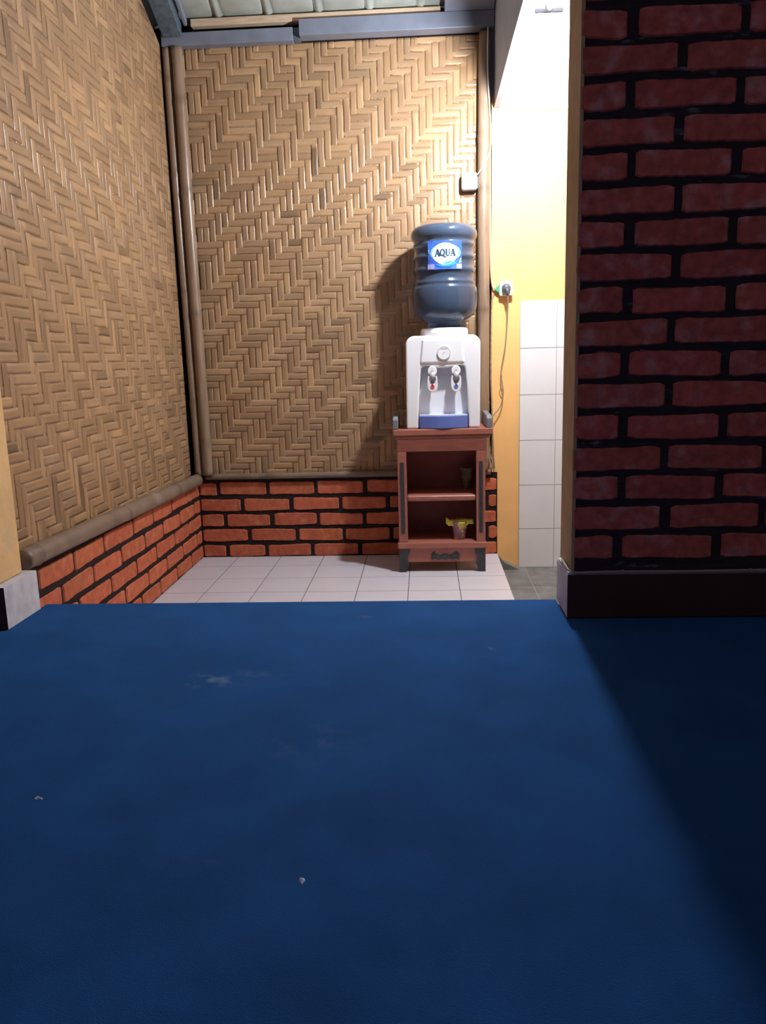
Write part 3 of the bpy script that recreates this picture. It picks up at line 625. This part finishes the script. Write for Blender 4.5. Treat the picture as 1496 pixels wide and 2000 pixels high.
# cable along the right baseboard
cb = thing('baseboard_cable', 'thin grey cable clipped along the top of the dark right baseboard', 'cable', (0.33, -1.75, 0.39))
b = MB(); b.tube(smooth_path([(0.3235, -1.650, 0.395), (0.322, -1.700, 0.396), (0.326, -1.735, 0.3915), (0.345, -1.7445, 0.3895), (0.424, -1.7435, 0.3905), (0.596, -1.7435, 0.3895), (0.762, -1.7435, 0.3905), (1.2, -1.7435, 0.3895), (2.5, -1.7435, 0.3895)]), 0.0032, 10)
b.build('cable_run', m_grcord, cb, smooth=True)
for x in (0.445, 0.730):
    b = MB(); b.box(x - 0.003, x + 0.003, -1.7475, -1.7400, 0.3858, 0.3950); b.build('cable_clip', m_grcord, cb, bevel=0.001)
# bit of broken plaster lip on the baseboard corner
b = MB(); b.prism([(0.3205, -1.612), (0.3285, -1.605), (0.3285, -1.735), (0.335, -1.744), (0.3205, -1.744)], 2, 0.3857, 0.3905); struct(b.build('trim_5', m_base_w))
# ------------------------------------------------------------------ lint on the carpet
for k, (x, y, s, ang, lab) in enumerate(((-0.154, -2.689, 0.0075, 0.3, 'white lint fleck on the blue carpet near the lower middle of the picture'), (-0.558, -2.516, 0.009, 1.2, 'elongated white lint fleck on the blue carpet near the left edge of the picture'))):
    b = MB(); n = 14; R = random.Random(k); vs = [(0, 0, 0.0022)]; 
    pts = []
    for q in range(n):
        a = 2 * PI * q / n; r = s * R.uniform(0.45, 1.1); px, py = r * math.cos(a) * 0.5, r * math.sin(a)
        pts.append((x + px * math.cos(ang) - py * math.sin(ang), y + px * math.sin(ang) + py * math.cos(ang)))
    b.add([(x, y, 0.2835)] + [(p[0], p[1], 0.2812) for p in pts], [(0, 1 + q, 1 + (q + 1) % n) for q in range(n)] + [tuple(range(1, n + 1))])
    tag(b.build('lint_fleck', m_lint), lab, 'lint')
# ------------------------------------------------------------------ lamps
lb_ = thing('light_bulb', 'glowing white bulb hanging just below the low white ceiling behind the brick partition', 'light bulb', (BULB[0], BULB[1], 1.884))
b = MB(); b.lathe([(1.8845, 0.024), (1.868, 0.024), (1.862, 0.018), (1.838, 0.016)], BULB[0] + 0.003, BULB[1], 24); b.build('bulb_holder', m_lamp, lb_, smooth=True)
b = MB(); b.lathe([(1.838, 0.013), (1.830, 0.018), (1.816, 0.027), (1.800, 0.030), (1.784, 0.026), (1.774, 0.016), (1.771, 0.004)], BULB[0] + 0.003, BULB[1], 28)
o = b.build('bulb_glass', m_bulb, lb_, smooth=True); o['label'] = 'glowing bulb glass'
fx = thing('batten_light_fixture', 'white strip light fixture on the low ceiling at the top edge of the picture', 'light fixture', (0.362, -1.30, 1.884))
y0, y1 = -1.56, -1.062
MB().box(0.342, 0.382, y0, y1, 1.852, 1.8845).build('housing', m_lamp, fx, bevel=0.003)
for sx in (-1, 1):
    xa, xb = 0.362 + sx * 0.0205, 0.362 + sx * 0.044
    b = MB(); b.add([(xa, y0, 1.862), (xb, y0, 1.830), (xb, y1, 1.830), (xa, y1, 1.862), (xa, y0, 1.865), (xb + sx * 0.001, y0, 1.832), (xb + sx * 0.001, y1, 1.832), (xa, y1, 1.865)], [(0, 1, 2, 3), (4, 5, 6, 7), (0, 1, 5, 4), (3, 2, 6, 7), (1, 2, 6, 5), (0, 3, 7, 4)])
    b.build('reflector', m_lamp, fx)
MB().tube([(0.362, y0 + 0.02, 1.836), (0.362, y1 - 0.012, 1.836)], 0.0135, 20).build('tube', m_lamp, fx, smooth=True)
MB().box(0.322, 0.402, y1 - 0.006, y1 - 0.001, 1.8205, 1.8335).build('end_cap', m_disp_g, fx, bevel=0.002)['label'] = 'grey end cap'
